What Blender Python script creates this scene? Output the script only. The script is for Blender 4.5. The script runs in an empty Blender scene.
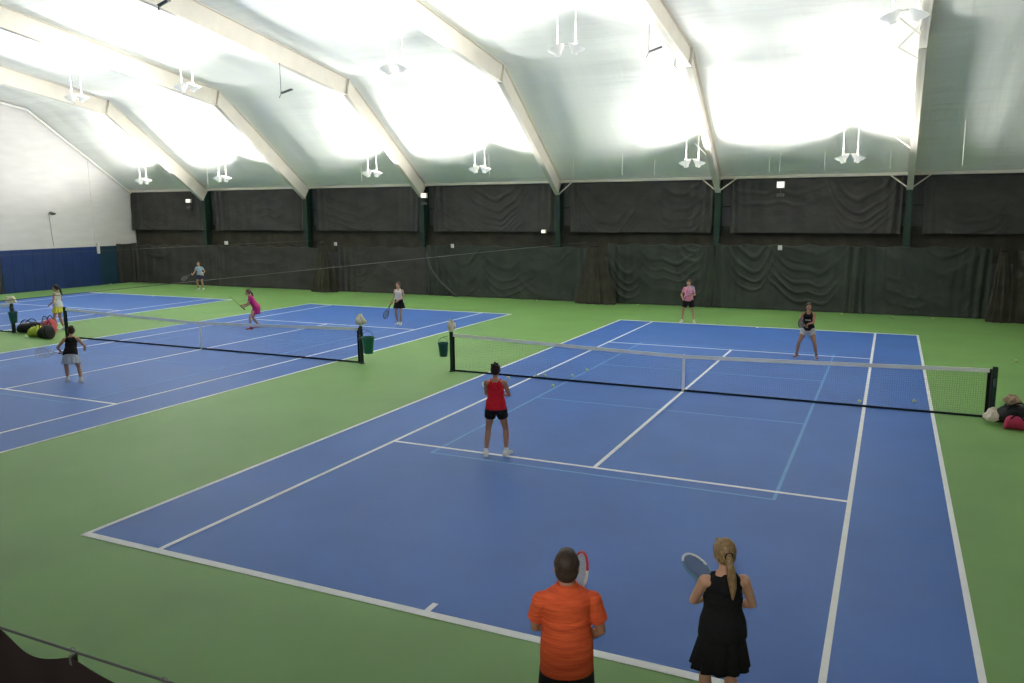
import bpy, bmesh, math, random
from mathutils import Vector as V, Matrix
random.seed(7)
PI = math.pi
COL = bpy.context.scene.collection

# ------------------------------------------------------------------ helpers
class M:
    """collects geometry for one mesh object"""
    def __init__(s): s.v=[]; s.f=[]; s.m=[]
    def add(s, vs, fs, mi=0):
        b=len(s.v); s.v+= [tuple(p) for p in vs]
        s.f+=[tuple(b+i for i in f) for f in fs]; s.m+=[mi]*len(fs); return s
    def box(s, lo, hi, mi=0):
        x0,y0,z0=lo; x1,y1,z1=hi
        return s.add([(x0,y0,z0),(x1,y0,z0),(x1,y1,z0),(x0,y1,z0),(x0,y0,z1),(x1,y0,z1),(x1,y1,z1),(x0,y1,z1)],
            [(3,2,1,0),(4,5,6,7),(0,1,5,4),(1,2,6,5),(2,3,7,6),(3,0,4,7)],mi)
    def quad(s,a,b,c,d,mi=0): return s.add([a,b,c,d],[(0,1,2,3)],mi)
    def loft(s, secs, n=16, mi=0, cap=True, closed=False):
        """secs: (centre, xaxis, yaxis) vectors already scaled by radii"""
        vs=[]; fs=[]
        for c,ax,ay in secs:
            for k in range(n):
                t=2*PI*k/n; vs.append(c+ax*math.cos(t)+ay*math.sin(t))
        L=len(secs)
        for i in range(L if closed else L-1):
            j=(i+1)%L
            for k in range(n):
                k2=(k+1)%n
                fs.append((i*n+k,i*n+k2,j*n+k2,j*n+k))
        if cap and not closed:
            fs.append(tuple(reversed(range(n)))); fs.append(tuple((L-1)*n+k for k in range(n)))
        return s.add(vs,fs,mi)
    def tube(s, pts, r, n=8, mi=0, cap=True, closed=False):
        pts=[V(p) for p in pts]; L=len(pts)
        rs=r if isinstance(r,(list,tuple)) else [r]*L
        secs=[]; px=None
        for i in range(L):
            if closed: t=pts[(i+1)%L]-pts[i-1]
            else: t=pts[min(i+1,L-1)]-pts[max(i-1,0)]
            t=t.normalized() if t.length>1e-9 else V((0,0,1))
            if px is None: px=t.orthogonal().normalized()
            px=(px-t*px.dot(t)); px=px.normalized() if px.length>1e-6 else t.orthogonal().normalized()
            py=t.cross(px)
            secs.append((pts[i],px*rs[i],py*rs[i]))
        return s.loft(secs,n,mi,cap,closed)
    def limb(s, pts, rs, n=14):
        """tapered tube with round ends"""
        pts=[V(p) for p in pts]; 
        a=(pts[0]-pts[1]).normalized(); b=(pts[-1]-pts[-2]).normalized()
        P=[]; R=[]
        for q in (.95,.75,.4): P.append(pts[0]+a*rs[0]*q); R.append(rs[0]*math.sqrt(1-q*q))
        P+=pts; R+=list(rs)
        for q in (.4,.75,.95): P.append(pts[-1]+b*rs[-1]*q); R.append(rs[-1]*math.sqrt(1-q*q))
        return s.tube(P,R,n)
    def ell(s, c, ax, ay, az, n=16, m=10, mi=0):
        c=V(c); vs=[c-az]; fs=[]
        for i in range(1,m):
            p=-PI/2+PI*i/m
            for k in range(n):
                t=2*PI*k/n
                vs.append(c+ax*(math.cos(p)*math.cos(t))+ay*(math.cos(p)*math.sin(t))+az*math.sin(p))
        vs.append(c+az); top=len(vs)-1
        for k in range(n):
            k2=(k+1)%n
            fs.append((0,1+k2,1+k))
            for i in range(m-2): fs.append((1+i*n+k,1+i*n+k2,1+(i+1)*n+k2,1+(i+1)*n+k))
            fs.append((1+(m-2)*n+k,1+(m-2)*n+k2,top))
        return s.add(vs,fs,mi)
    def sph(s,c,r,n=14,m=9,mi=0): return s.ell(c,V((r,0,0)),V((0,r,0)),V((0,0,r)),n,m,mi)
    def lathe(s, prof, c=(0,0,0), n=24, mi=0, cap=True):
        c=V(c)
        return s.loft([(c+V((0,0,z)),V((r,0,0)),V((0,r,0))) for r,z in prof],n,mi,cap)
    def grid(s, fn, nu, nv, mi=0):
        vs=[fn(i/nu,j/nv) for j in range(nv+1) for i in range(nu+1)]
        fs=[(j*(nu+1)+i,j*(nu+1)+i+1,(j+1)*(nu+1)+i+1,(j+1)*(nu+1)+i) for j in range(nv) for i in range(nu)]
        return s.add(vs,fs,mi)
    def mesh(s,name,mats,smooth=True):
        me=bpy.data.meshes.new(name); me.from_pydata(s.v,[],s.f)
        for m in mats: me.materials.append(m)
        me.polygons.foreach_set('material_index',s.m)
        if smooth: me.polygons.foreach_set('use_smooth',[True]*len(s.f))
        me.update(); return me
    def build(s,name,mats,parent=None,smooth=True,fix=True):
        if not isinstance(mats,(list,tuple)): mats=[mats]
        me=s.mesh(name,mats,smooth)
        if fix:
            bm=bmesh.new(); bm.from_mesh(me); bmesh.ops.recalc_face_normals(bm,faces=bm.faces); bm.to_mesh(me); bm.free()
        if smooth: me.set_sharp_from_angle(angle=math.radians(42))
        o=bpy.data.objects.new(name,me); COL.objects.link(o)
        if parent is not None: o.parent=parent
        return o
    def voxel(s,name,mat,vox,parent=None,smooth=3,fac=.5):
        """union of all pieces as ONE continuous surface"""
        me=s.mesh(name+'_tmp',[])
        t=bpy.data.objects.new(name+'_tmp',me); COL.objects.link(t)
        r=t.modifiers.new('r','REMESH'); r.mode='VOXEL'; r.voxel_size=vox; r.adaptivity=0
        k=t.modifiers.new('s','SMOOTH'); k.factor=fac; k.iterations=smooth
        dg=bpy.context.evaluated_depsgraph_get(); dg.update()
        nm=bpy.data.meshes.new_from_object(t.evaluated_get(dg)); nm.name=name
        bpy.data.objects.remove(t); bpy.data.meshes.remove(me)
        nm.materials.clear(); nm.materials.append(mat)
        nm.polygons.foreach_set('use_smooth',[True]*len(nm.polygons))
        o=bpy.data.objects.new(name,nm); COL.objects.link(o)
        if parent is not None: o.parent=parent
        return o

def tag(o,label=None,cat=None,group=None,kind=None):
    if label: o['label']=label
    if cat: o['category']=cat
    if group: o['group']=group
    if kind: o['kind']=kind
    return o
def empty(name,loc=(0,0,0),rz=0):
    o=bpy.data.objects.new(name,None); COL.objects.link(o); o.location=loc; o.rotation_euler=(0,0,rz)
    o.empty_display_size=.1; return o
def copy_tree(o,parent=None):
    c=o.copy(); COL.objects.link(c); c.parent=parent
    for ch in list(o.children): copy_tree(ch,c)
    return c

def mat(name,col,rough=.7,spec=.3,metal=0,noise=0,nscale=8,bump=0,bscale=30,emit=0,col2=None,stretch=None,distort=0):
    m=bpy.data.materials.new(name); m.use_nodes=True; nt=m.node_tree; N=nt.nodes; L=nt.links
    b=N['Principled BSDF']; b.inputs['Base Color'].default_value=(*col,1); b.inputs['Roughness'].default_value=rough
    b.inputs['Specular IOR Level'].default_value=spec; b.inputs['Metallic'].default_value=metal
    if emit: b.inputs['Emission Color'].default_value=(*col,1); b.inputs['Emission Strength'].default_value=emit
    if noise or bump:
        tc=N.new('ShaderNodeTexCoord'); mp=N.new('ShaderNodeMapping'); L.new(tc.outputs['Object'],mp.inputs[0])
        if stretch: mp.inputs['Scale'].default_value=stretch
    if noise:
        t=N.new('ShaderNodeTexNoise'); t.inputs['Scale'].default_value=nscale; t.inputs['Detail'].default_value=5
        t.inputs['Distortion'].default_value=distort
        L.new(mp.outputs[0],t.inputs['Vector'])
        r=N.new('ShaderNodeValToRGB'); c2=col2 or tuple(c*(1-noise) for c in col); c1=col if col2 else tuple(min(1,c*(1+noise*.6)) for c in col)
        r.color_ramp.elements[0].position=.3; r.color_ramp.elements[1].position=.7
        r.color_ramp.elements[0].color=(*c2,1); r.color_ramp.elements[1].color=(*c1,1)
        L.new(t.outputs['Fac'],r.inputs[0]); L.new(r.outputs[0],b.inputs['Base Color'])
    if bump:
        t=N.new('ShaderNodeTexNoise'); t.inputs['Scale'].default_value=bscale; t.inputs['Detail'].default_value=4
        L.new(mp.outputs[0],t.inputs['Vector'])
        k=N.new('ShaderNodeBump'); k.inputs['Strength'].default_value=bump; k.inputs['Distance'].default_value=.05
        L.new(t.outputs['Fac'],k.inputs['Height']); L.new(k.outputs[0],b.inputs['Normal'])
    return m

G=mat('green_court_paint',(.172,.330,.098),.5,.26,noise=.10,nscale=.5,bump=.05,bscale=60)
B=mat('blue_court_paint',(.055,.148,.455),.5,.24,noise=.09,nscale=.6,bump=.05,bscale=60)
WL=mat('white_line_paint',(.93,.93,.93),.6,.3,noise=.05,nscale=3)
BL=mat('light_blue_line_paint',(.15,.33,.62),.6,.3,noise=.05,nscale=3)
WHITE=mat('white_enamel',(.80,.79,.75),.4,.4,noise=.03,nscale=5)
BEAM=mat('cream_steel_paint',(.70,.66,.58),.55,.3,noise=.06,nscale=1.5)
BAND=mat('white_net_canvas',(.93,.93,.91),.7,.2,noise=.03)
NEARST=mat('dark_cable',(.018,.022,.018),.5,.3)
DGREEN=mat('dark_green_steel',(.009,.030,.019),.5,.4,noise=.2,nscale=4)
SIDING=mat('white_wall_siding',(.66,.64,.63),.7,.2,noise=.06,nscale=.9,bump=.05,bscale=3,stretch=(1,1,4))
BPAD=mat('blue_wall_padding',(.014,.036,.135),.6,.3,noise=.12,nscale=1.2,bump=.15,bscale=3)
TPAD=mat('dark_teal_wall_padding',(.012,.042,.075),.6,.3,noise=.15,nscale=1.2)
CURT=mat('black_vinyl_curtain',(.040,.039,.036),.62,.35,noise=.25,nscale=1.1,bump=.5,bscale=2.2,stretch=(1,1,1.6))
CURT2=mat('dark_green_black_curtain',(.031,.040,.033),.62,.35,noise=.25,nscale=1.0,bump=.6,bscale=2.0)
CURT3=mat('brown_black_netting',(.048,.045,.034),.75,.2,noise=.3,nscale=2,bump=.4,bscale=4)
NEARC=mat('dark_brown_curtain',(.010,.006,.005),.8,.15,noise=.3,nscale=3)
BLACK=mat('black_fabric',(.010,.010,.011),.8,.2,noise=.3,nscale=9)
NAVYB=mat('net_tape_shade',(.018,.024,.034),.8,.1)  # bottom tape coloured like the shadow along the net's foot
NETB=mat('black_net_twine',(.010,.014,.012),.8,.1)
STEEL=mat('grey_steel_cable',(.09,.095,.085),.4,.5,metal=.6)
WALLB=mat('grey_back_wall',(.10,.10,.10),.8,.2,noise=.1)
BULB=mat('warm_lamp_glass',(1,.95,.82),.3,.3,emit=14)
LAMPON=mat('lit_diffuser',(1,.94,.80),.3,.3,emit=1.0)
PALE=mat('pale_diffuser',(.75,.74,.70),.4,.4)
GLOW=mat('added_glow_reflector',(.92,.91,.86),.4,.3,emit=.42)  # emission added so the lamp cups look brightly lit
DARKM=mat('dark_grey_metal',(.10,.10,.10),.45,.4,metal=.3)
TEAL=mat('green_plastic',(.006,.13,.085),.35,.5)
TEAL2=mat('teal_plastic',(.012,.085,.085),.35,.5)
CREAM=mat('cream_terry_cloth',(.90,.80,.68),.9,.1,noise=.12,nscale=14,bump=.6,bscale=40)
TAN=mat('tan_terry_cloth',(.52,.36,.25),.9,.1,noise=.3,nscale=14,bump=.6,bscale=40)
BALLM=mat('yellow_green_felt',(.74,.82,.42),.85,.1,noise=.15,nscale=30)

# ceiling liner: white fabric, soft pleats along the slope and cross seams
CEIL=bpy.data.materials.new('white_ceiling_liner'); CEIL.use_nodes=True
nt=CEIL.node_tree; N=nt.nodes; L=nt.links; bs=N['Principled BSDF']; bs.inputs['Roughness'].default_value=.65; bs.inputs['Specular IOR Level'].default_value=.25
tc=N.new('ShaderNodeTexCoord'); mp=N.new('ShaderNodeMapping'); mp.inputs['Scale'].default_value=(1.1,.13,.13); L.new(tc.outputs['Object'],mp.inputs[0])
n1=N.new('ShaderNodeTexNoise'); n1.inputs['Scale'].default_value=1.0; n1.inputs['Detail'].default_value=6; L.new(mp.outputs[0],n1.inputs['Vector'])
mp2=N.new('ShaderNodeMapping'); mp2.inputs['Scale'].default_value=(.05,1.2,1.2); L.new(tc.outputs['Object'],mp2.inputs[0])
n2=N.new('ShaderNodeTexNoise'); n2.inputs['Scale'].default_value=1.0; n2.inputs['Detail'].default_value=3; L.new(mp2.outputs[0],n2.inputs['Vector'])
ad=N.new('ShaderNodeMath'); ad.operation='ADD'; L.new(n1.outputs['Fac'],ad.inputs[0]); L.new(n2.outputs['Fac'],ad.inputs[1])
bp=N.new('ShaderNodeBump'); bp.inputs['Strength'].default_value=.8; bp.inputs['Distance'].default_value=.10; L.new(ad.outputs[0],bp.inputs['Height']); L.new(bp.outputs[0],bs.inputs['Normal'])
rp=N.new('ShaderNodeValToRGB'); rp.color_ramp.elements[0].color=(.80,.82,.78,1); rp.color_ramp.elements[1].color=(.88,.89,.86,1); L.new(n1.outputs['Fac'],rp.inputs[0]); L.new(rp.outputs[0],bs.inputs['Base Color'])

# ------------------------------------------------------------------ camera (solved from the court lines)
F_PX=790.136; YAW=-.424; PITCH=.162; ROLL=-.006; CAMP=V((4.46,-18.792,4.367)); SHIFT=21.496
CAM_NPZ=None
def camera():
    F=V((math.sin(YAW)*math.cos(PITCH),math.cos(YAW)*math.cos(PITCH),-math.sin(PITCH)))
    R=V((math.cos(YAW),-math.sin(YAW),0)); U=R.cross(F)
    c,s=math.cos(ROLL),math.sin(ROLL); R2=c*R+s*U; U2=c*U-s*R
    cd=bpy.data.cameras.new('camera'); cd.sensor_width=36; cd.lens=F_PX*36/1024; cd.shift_x=-SHIFT/1024
    cd.clip_start=.05; cd.clip_end=300
    o=bpy.data.objects.new('camera',cd); COL.objects.link(o)
    mw=Matrix.Identity(4)
    for i in range(3): mw[i][0]=R2[i]; mw[i][1]=U2[i]; mw[i][2]=-F[i]; mw[i][3]=CAMP[i]
    o.matrix_world=mw; bpy.context.scene.camera=o
camera()

# ------------------------------------------------------------------ shell
XL=-41.0; XR=13.6; YB=18.35; YN=-18.35
FRAMES=[5.0-7.85*k for k in range(6)]+[12.85]
ROOF=[(18.25,5.85),(11.8,10.45),(1.4,12.15),(0,12.3),(-1.4,12.15),(-11.8,10.45),(-18.25,5.85)]
def roof_z(y):
    y=abs(y)
    for (y0,z0),(y1,z1) in zip(ROOF,ROOF[1:]):
        if y1<=y<=y0: return z0+(z1-z0)*(y-y0)/(y1-y0)
    return 5.85
m=M(); m.box((XL-.3,YN-3,-.2),(XR+.3,YB+.3,0)); tag(m.build('floor',G,smooth=False),'green painted floor around the blue courts',kind='structure')

def court(cx,idx):
    m=M(); z=.004; D=5.485; S=4.115; Y=11.885
    m.box((cx-D,-Y,0.0005),(cx+D,Y,z),0)
    def line(x0,y0,x1,y1,w,mi=1,zz=.0075):
        if abs(x0-x1)<1e-6: m.box((cx+x0-w/2,min(y0,y1),z-.001),(cx+x0+w/2,max(y0,y1),zz),mi)
        else: m.box((cx+min(x0,x1),y0-w/2,z-.001),(cx+max(x0,x1),y0+w/2,zz),mi)
    w=.072
    # light blue short-court lines lie under the white ones
    b=3.05
    for x in (-b,b): line(x,-6.78,x,6.78,.055,2,.006)
    for y in (-6.76,6.76): line(-b,y,b,y,.055,2,.006)
    for y in (-2.0,2.55): line(-b+.03,y,b-.03,y,.045,2,.006)
    h=w/2
    for x in (-D,D): line(x,-Y+.0575,x,Y-.0575,w)
    for x in (-S,S): line(x,-Y+.0575,x,Y-.0575,w)
    for y in (-Y,Y): line(-D-h,y,D+h,y,.115)
    for y in (-6.4,6.4): line(-S+h,y,S-h,y,w)
    line(0,-6.4+h,0,6.4-h,w)
    line(0,-Y+.0575,0,-Y+.24,w); line(0,Y-.24,0,Y-.0575,w)
    tag(m.build('floor_court',[B,WL,BL],smooth=False),['blue tennis court nearest the camera with white lines','blue tennis court in the middle of the hall','blue tennis court farthest from the camera beside the blue wall padding'][idx],kind='structure')
CX=[0.0,-15.95,-31.95]
for i,c in enumerate(CX): court(c,i)

m=M(); n=90
prof=[]
for (y0,z0),(y1,z1) in zip(ROOF,ROOF[1:]):
    for k in range(12): t=k/12; prof.append((y0+(y1-y0)*t,z0+(z1-z0)*t))
prof.append(ROOF[-1])
xs=[XL+(XR-XL)*i/220 for i in range(221)]
def sag(x):
    k=((5.0-x)/7.85)%1.0
    return .10*math.sin(PI*k)
vs=[(x,y,z+(-.03+.02*math.sin(x*4.1+y))*(1 if 0<j<len(prof)-1 else 0)) for j,(y,z) in enumerate(prof) for x in xs]
nx=len(xs); fs=[(j*nx+i,j*nx+i+1,(j+1)*nx+i+1,(j+1)*nx+i) for j in range(len(prof)-1) for i in range(nx-1)]
m.add(vs,fs); o=m.build('ceiling',CEIL,fix=False); tag(o,kind='structure')

m=M(); m.box((XL-.3,YB+.02,0),(XR+.3,YB+.3,5.86)); tag(m.build('wall_back',WALLB,smooth=False),kind='structure')
m=M(); m.add([(XL,y,z) for y,z in [(YB,0)]+[(YB,5.85)]+ROOF[1:-1]+[(YN,5.85),(YN,0)]],[tuple(range(9))]); 
m.add([(XL-.3,y,z) for y,z in [(YB,0)]+[(YB,5.85)]+ROOF[1:-1]+[(YN,5.85),(YN,0)]],[tuple(range(9))])
# thin horizontal siding seams
for zz in (5.45,8.2): m.box((XL,-12,zz),(XL+.012,15.4,zz+.04))
tag(m.build('wall_left',SIDING,smooth=False),kind='structure')
m=M(); m.add([(XR,y,z) for y,z in [(YB,0)]+[(YB,5.85)]+ROOF[1:-1]+[(YN,5.85),(YN,0)]],[tuple(range(9))]); tag(m.build('wall_right',SIDING,smooth=False),kind='structure')
# blue padding low on the end wall
m=M(); 
for k in range(10):
    y0=9.4+k*.61; m.box((XL+.002,y0+.004,.005),(XL+.07,y0+.606,2.42))
tag(m.build('trim_1',BPAD,smooth=False),'blue padding along the foot of the white end wall',kind='structure')
m=M(); m.box((XL+.002,15.50,.005),(XL+.04,16.9,2.42)); tag(m.build('trim_2',TPAD,smooth=False),'dark teal padding beside the blue wall padding',kind='structure')
m=M(); m.box((XL+.002,15.33,2.45),(XL+.03,15.52,8.0)); tag(m.build('trim_3',SIDING,smooth=False),'white pilaster up the end wall',kind='structure')
# trim pipe along the gable
m=M(); m.tube([(XL+.10,y,z-.16) for y,z in ROOF],.075,8); tag(m.build('trim_4',WHITE),'white pipe trim along the roof line of the end wall',kind='structure')
# eave struts
m=M(); m.box((XL,18.05,5.80),(XR,18.22,5.93)); m.box((XL,17.92,6.06),(XR,18.0,6.13)); tag(m.build('trim_5',BEAM,smooth=False),'cream eave beam above the curtains',kind='structure')

# rigid frames
def rafter(x):
    bot=[(17.78,5.18),(11.62,9.66),(1.4,11.28),(0,11.42),(-1.4,11.28),(-11.62,9.66),(-17.78,5.18)]
    top=[(18.22,5.80),(11.86,10.40),(1.4,12.10),(0,12.25),(-1.4,12.10),(-11.86,10.40),(-18.22,5.80)]
    m=M(); w=.014; k=len(bot)
    for i in range(k-1):
        a,b,c,d=bot[i],bot[i+1],top[i+1],top[i]
        vs=[(x+s*w,*p) for s in (-1,1) for p in (a,b,c,d)]
        m.add(vs,[(3,2,1,0),(4,5,6,7),(0,1,5,4),(2,3,7,6)])
        for (p,q),up in (((a,b),1),((d,c),-1)):
            n=V((0,-(q[1]-p[1]),q[0]-p[0])).normalized()*(.025*(1 if up>0 else -1))
            if (n.z<0)==(up>0): n=-n
            vs=[]
            for P in (p,q):
                for sx in (-.12,.12): vs+= [V((x+sx,*P)),V((x+sx,*P))+n]
            m.add(vs,[(0,2,6,4),(1,5,7,3),(0,4,5,1),(2,3,7,6),(0,1,3,2),(4,6,7,5)])
    for sgn in (1,-1):   # splice plates at the kinks
        m.add([(x+sx,sgn*y,z) for sx in (-.12,.12) for y,z in ((11.58,9.64),(11.66,9.66),(11.9,10.42),(11.82,10.40))],[(3,2,1,0),(4,5,6,7),(0,1,5,4),(1,2,6,5),(2,3,7,6),(3,0,4,7)])
    return m
for x in FRAMES: tag(rafter(x).build('ceiling_beam',BEAM,smooth=False),kind='structure')
# dark green columns
for x in FRAMES:
    m=M(); m.box((x-.012,17.79,0),(x+.012,18.33,5.75)); m.box((x-.13,17.76,0),(x+.13,17.80,5.24)); m.box((x-.13,18.30,0),(x+.13,18.33,5.75))
    for zz in (3.2,4.2): m.box((x-.11,17.8,zz),(x+.11,18.3,zz+.02))
    for zz in (3.52,4.55): m.box((x-.9,18.21,zz),(x+.9,18.27,zz+.06))
    tag(m.build('column',DGREEN,smooth=False),kind='structure')
# flange braces from beam to roof
def brace(x,y,dx,group):
    y2=y+.12; zb=None
    bot=[(17.78,5.18),(11.62,9.66),(1.4,11.28)]
    for (y0,z0),(y1,z1) in zip(bot,bot[1:]):
        if y1<=y<=y0: zb=z0+(z1-z0)*(y-y0)/(y1-y0)
    m=M(); m.tube([(x+.1*math.copysign(1,dx),y,zb+.03),(x+dx,y2+.35,roof_z(y2+.35)-.06)],.026,6)
    tag(m.build('ceiling_beam_brace',BEAM),kind='structure')
for x in (5.0,-2.85):
    for y in (10.4,12.0,15.7): brace(x,y,-.75,'')
    for dx in (-.8,.8):
        m=M(); m.tube([(x+.1*math.copysign(1,dx),17.72,5.30),(x+dx,18.0,5.84)],.03,6); tag(m.build('ceiling_beam_brace',BEAM),kind='structure')
m=M(); m.tube([(-10.7+.1,17.72,5.25),(-10.0,18.0,5.84)],.03,6); tag(m.build('ceiling_beam_brace',BEAM),kind='structure')
# thin white vertical hangers in front of the lower liner
for x,y in [(-21.5,16.6),(-13.75,16.4),(-9.5,16.8),(-7.0,16.6),(-5.6,17.0),(-.55,17.1),(-.1,16.9),(1.7,16.9),(4.2,17.0),(6.7,15.6),(-32.5,16.6)]:
    m=M(); m.tube([(x,y,roof_z(y)),(x,y,6.02)],.014,5); tag(m.build('ceiling_trim_strap',WHITE),kind='structure')

# ------------------------------------------------------------------ curtains
def ridge(s): 
    return max(0.0,math.sin(s))**1.5
def curtain(name,x0,x1,z0,z1,y,label,material,swags=(),pleat=(1,1),seed=0,top_sag=.05,nx=None,nz=64,axis='x',flare=(0,0),hang=1.4,base=.02,amp=1.0,group=None):
    r=random.Random(seed); ph=[r.uniform(0,6.28) for _ in range(8)]
    W=abs(x1-x0); nx=nx or int(max(24,W*22))
    swags=list(swags)
    def fn(u,v):
        x=x0+(x1-x0)*u
        zt=z1-top_sag*abs(math.sin(PI*(x-x0)/hang))
        fl=(flare[0]*(1-u)**3 - 0)*(1-v)**2 
        fr=flare[1]*u**3*(1-v)**2
        z=z0+(zt-z0)*v
        d=.02*math.sin(x*3.1+ph[0])+.015*math.sin(x*7.3+ph[1]+z*.4)+.012*math.sin(z*5+x*1.3+ph[2])
        for k,(xm,hw,c,a,lam) in enumerate(swags):
            q=(x-xm)/hw
            if abs(q)<1:
                s=(zt-z)+c*q*q
                e=(1-q*q)
                # fold runs as a hanging U; fades toward its ends and toward the floor
                s+=.10*math.sin(x*2.3+ph[k%8])+.05*math.sin(x*5.1+z*1.7); d+=.62*a*e*ridge(2*PI*s/(lam*(1.15+.22*math.sin(s*1.9+ph[k%5])))+ph[3+k%4])*min(1,s/.5)*(.65+.35*math.sin(x*1.1+z*.9+ph[2]))
        eL=x-x0 if x1>x0 else x0-x; eR=W-eL
        for e,p in ((eL,pleat[0]),(eR,pleat[1])):
            if p: d+=p*.07*math.exp(-e/.55)*(1+math.sin(e*17+ph[7]+.6*z))
        d+=base*2*(1-v)**3
        d*=amp
        xx=x+fl+fr
        if axis=='x': return (xx,y-d,z)
        return (y+d,xx,z)
    m=M(); m.grid(fn,nx,nz)
    o=m.build(name,material,fix=False)
    sol=o.modifiers.new('thick','SOLIDIFY'); sol.thickness=.006
    tag(o,label,'curtain',group)
    return o

# upper panels between the columns
FX=sorted(FRAMES)
ub=[XL]+FX
up_labels=['upper black curtain panel above the far corner by the white end wall','upper black curtain panel in the second bay from the white end wall',
 'upper black curtain panel in the third bay from the white end wall','upper black curtain panel with curved swag folds above the mesh bulge in the lower curtain',
 'upper black curtain panel above the gathered divider behind the blue court nearest the camera','upper black curtain panel with the emergency light on it',
 'upper black curtain panel in the darkest bay under the unlit ceiling']
up_sw=[[(-38,2.5,.7,.03,.7)],[(-30,2.6,.8,.03,.6)],[(-23,2.8,1.3,.06,.55)],[(-14.4,2.3,1.7,.10,.42),(-16.5,1.6,1.2,.04,.5)],
 [(-8.2,2.2,2.6,.08,.6),(-4.6,1.9,2.3,.06,.5)],[(-.3,2.9,.8,.05,.6),(3.2,1.7,2.2,.10,.5)],[(7.2,2.0,2.0,.06,.55),(9.5,2.5,1.0,.05,.6)]]
for i in range(len(ub)-1):
    a=ub[i]+(.12 if i==0 else .55); b=ub[i+1]-.25
    curtain('court_curtain',a,b,3.38,5.80,18.13,up_labels[i],CURT,up_sw[i],(.7,.9),seed=20+i,top_sag=.05,hang=1.9,nz=48,base=.03)
# strip between the two rows (back liner)
m=M(); m.grid(lambda u,v:(XL+.1+(XR-XL-.2)*u,18.29+.012*math.sin(u*300)+.01*math.sin(v*9+u*90),2.2+v*1.5),300,8)
tag(m.build('court_curtain',CURT3,fix=False),'dark brown strip of curtain showing between the upper and lower rows','curtain')

lows=[
 (-40.55,-33.1,'lower black curtain behind the player in the light blue top',CURT,[(-38.6,2.0,.9,.03,.8),(-35,1.8,.9,.03,.7)],(1,.5),2.50),
 (-33.08,-25.2,'plain lower black curtain between the light blue player and the first gathered divider',CURT,[(-30,2.4,.8,.03,.7)],(.4,.6),2.52),
 (-24.0,-18.22,'lower black curtain behind the player in the white top',CURT,[(-22.7,1.3,1.6,.06,.45),(-20.5,1.8,.8,.02,.8)],(1.3,.4),2.60),
 (-18.2,-9.0,'lower black curtain with a pale curved edge between two courts',CURT2,[(-16.0,2.0,2.4,.08,.55),(-13.4,1.8,1.2,.05,.6),(-11.2,1.9,1.5,.06,.5)],(1.3,.6),2.72),
 (-8.0,-2.86,'lower dark curtain with hanging swags behind the player in pink',CURT2,[(-7.0,1.25,2.0,.10,.6),(-5.0,1.7,1.1,.10,.55),(-3.9,1.0,1.9,.08,.5)],(1.0,1.2),2.90),
 (-2.84,3.42,'lower dark curtain with deep swags behind the player in the black top',CURT2,[(-1.3,1.4,2.0,.11,.6),(1.2,1.9,1.5,.14,.62),(.9,.9,.5,.05,.4)],(1.2,1.0),2.93),
 (3.45,8.15,'lower dark curtain with bunched hem beside the gathered divider nearest the camera',CURT2,[(5.4,1.6,.8,.06,.7),(6.6,1.8,1.9,.10,.7)],(.6,1.2),2.92),
 (9.3,13.4,'lower dark curtain in the corner of the darkest bay',CURT2,[(10.5,1.5,1.4,.08,.6)],(1,1),2.9)]
for i,(a,b,lab,mt,sw,pl,zt) in enumerate(lows):
    curtain('court_curtain',a,b,.015,zt,17.66-.02*(i%2),lab,mt,sw,pl,seed=50+i,top_sag=.10,hang=1.35,nz=72,base=.05)
# the pale edged flap hanging out at a panel end
m=M()
def flap(u,v):
    s=v; x=-18.1+ (1.6*(s**2.6)) + .30*u*(.3+s); z=2.35*(1-s)**.9*1.0+.02
    return (x,17.36-.06*math.sin(PI*u)-.04*s-.06*s*u,z)
m.grid(flap,8,40); tag(m.build('court_curtain',mat('grey_hem_tape',(.055,.058,.052),.6,.3,noise=.2,nscale=4),fix=False),'pale grey curtain edge curving down to the green floor','curtain')
# curtain along the end wall at the corner
curtain('court_curtain',16.68,18.20,.015,2.55,XL+.10,'short black curtain along the white end wall in the far corner',CURT,[(17.1,.6,.8,.03,.5)],(.6,.6),seed=3,nx=30,axis='y',base=.03)
curtain('court_curtain',6.0,9.35,.015,2.45,XL+.10,'black curtain along the end wall next to the blue padding',CURT,[(7.5,1.2,.8,.03,.5)],(.6,.6),seed=4,nx=60,axis='y',base=.03)

def divider(cx,cy,zt,r0,rx,ry,label,mt,seed,npl=13):
    r=random.Random(seed); ph=[r.uniform(0,6.28) for _ in range(5)]
    m=M(); vs=[]; n=130; L=44
    for i in range(L+1):
        t=i/L
        f=.20+.80*t**.8
        for k in range(n):
            a=2*PI*k/n
            w=1+.16*math.sin(npl*a+ph[0]+.5*math.sin(3*t+ph[1]))+.07*math.sin(npl*2.3*a+ph[2])
            vs.append((cx+rx*f*w*math.cos(a)+.08*t*math.sin(2*t+ph[3]),cy+ry*(.3+.7*t)*w*math.sin(a)*(1),zt*(1-t)+.012))
    fs=[(i*n+k,i*n+(k+1)%n,(i+1)*n+(k+1)%n,(i+1)*n+k) for i in range(L) for k in range(n)]
    m.add(vs,fs); o=m.build('divider_curtain',mt); tag(o,label,'curtain')
    # tie strap near the top as its part
    k=M(); k.tube([(cx+rx*.27*math.cos(2*PI*i/24),cy+ry*.40*math.sin(2*PI*i/24),zt-.18) for i in range(24)],.022,6,closed=True); k.build('tie_strap',BLACK,o)
    return o
divider(-24.62,17.02,2.86,.12,.78,.34,'gathered divider curtain bunched behind the middle court beside the white light',CURT3,1)
divider(-8.45,17.0,2.93,.12,.92,.36,'gathered divider curtain fanning out at the floor behind the gap between two courts',CURT3,2)
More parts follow.
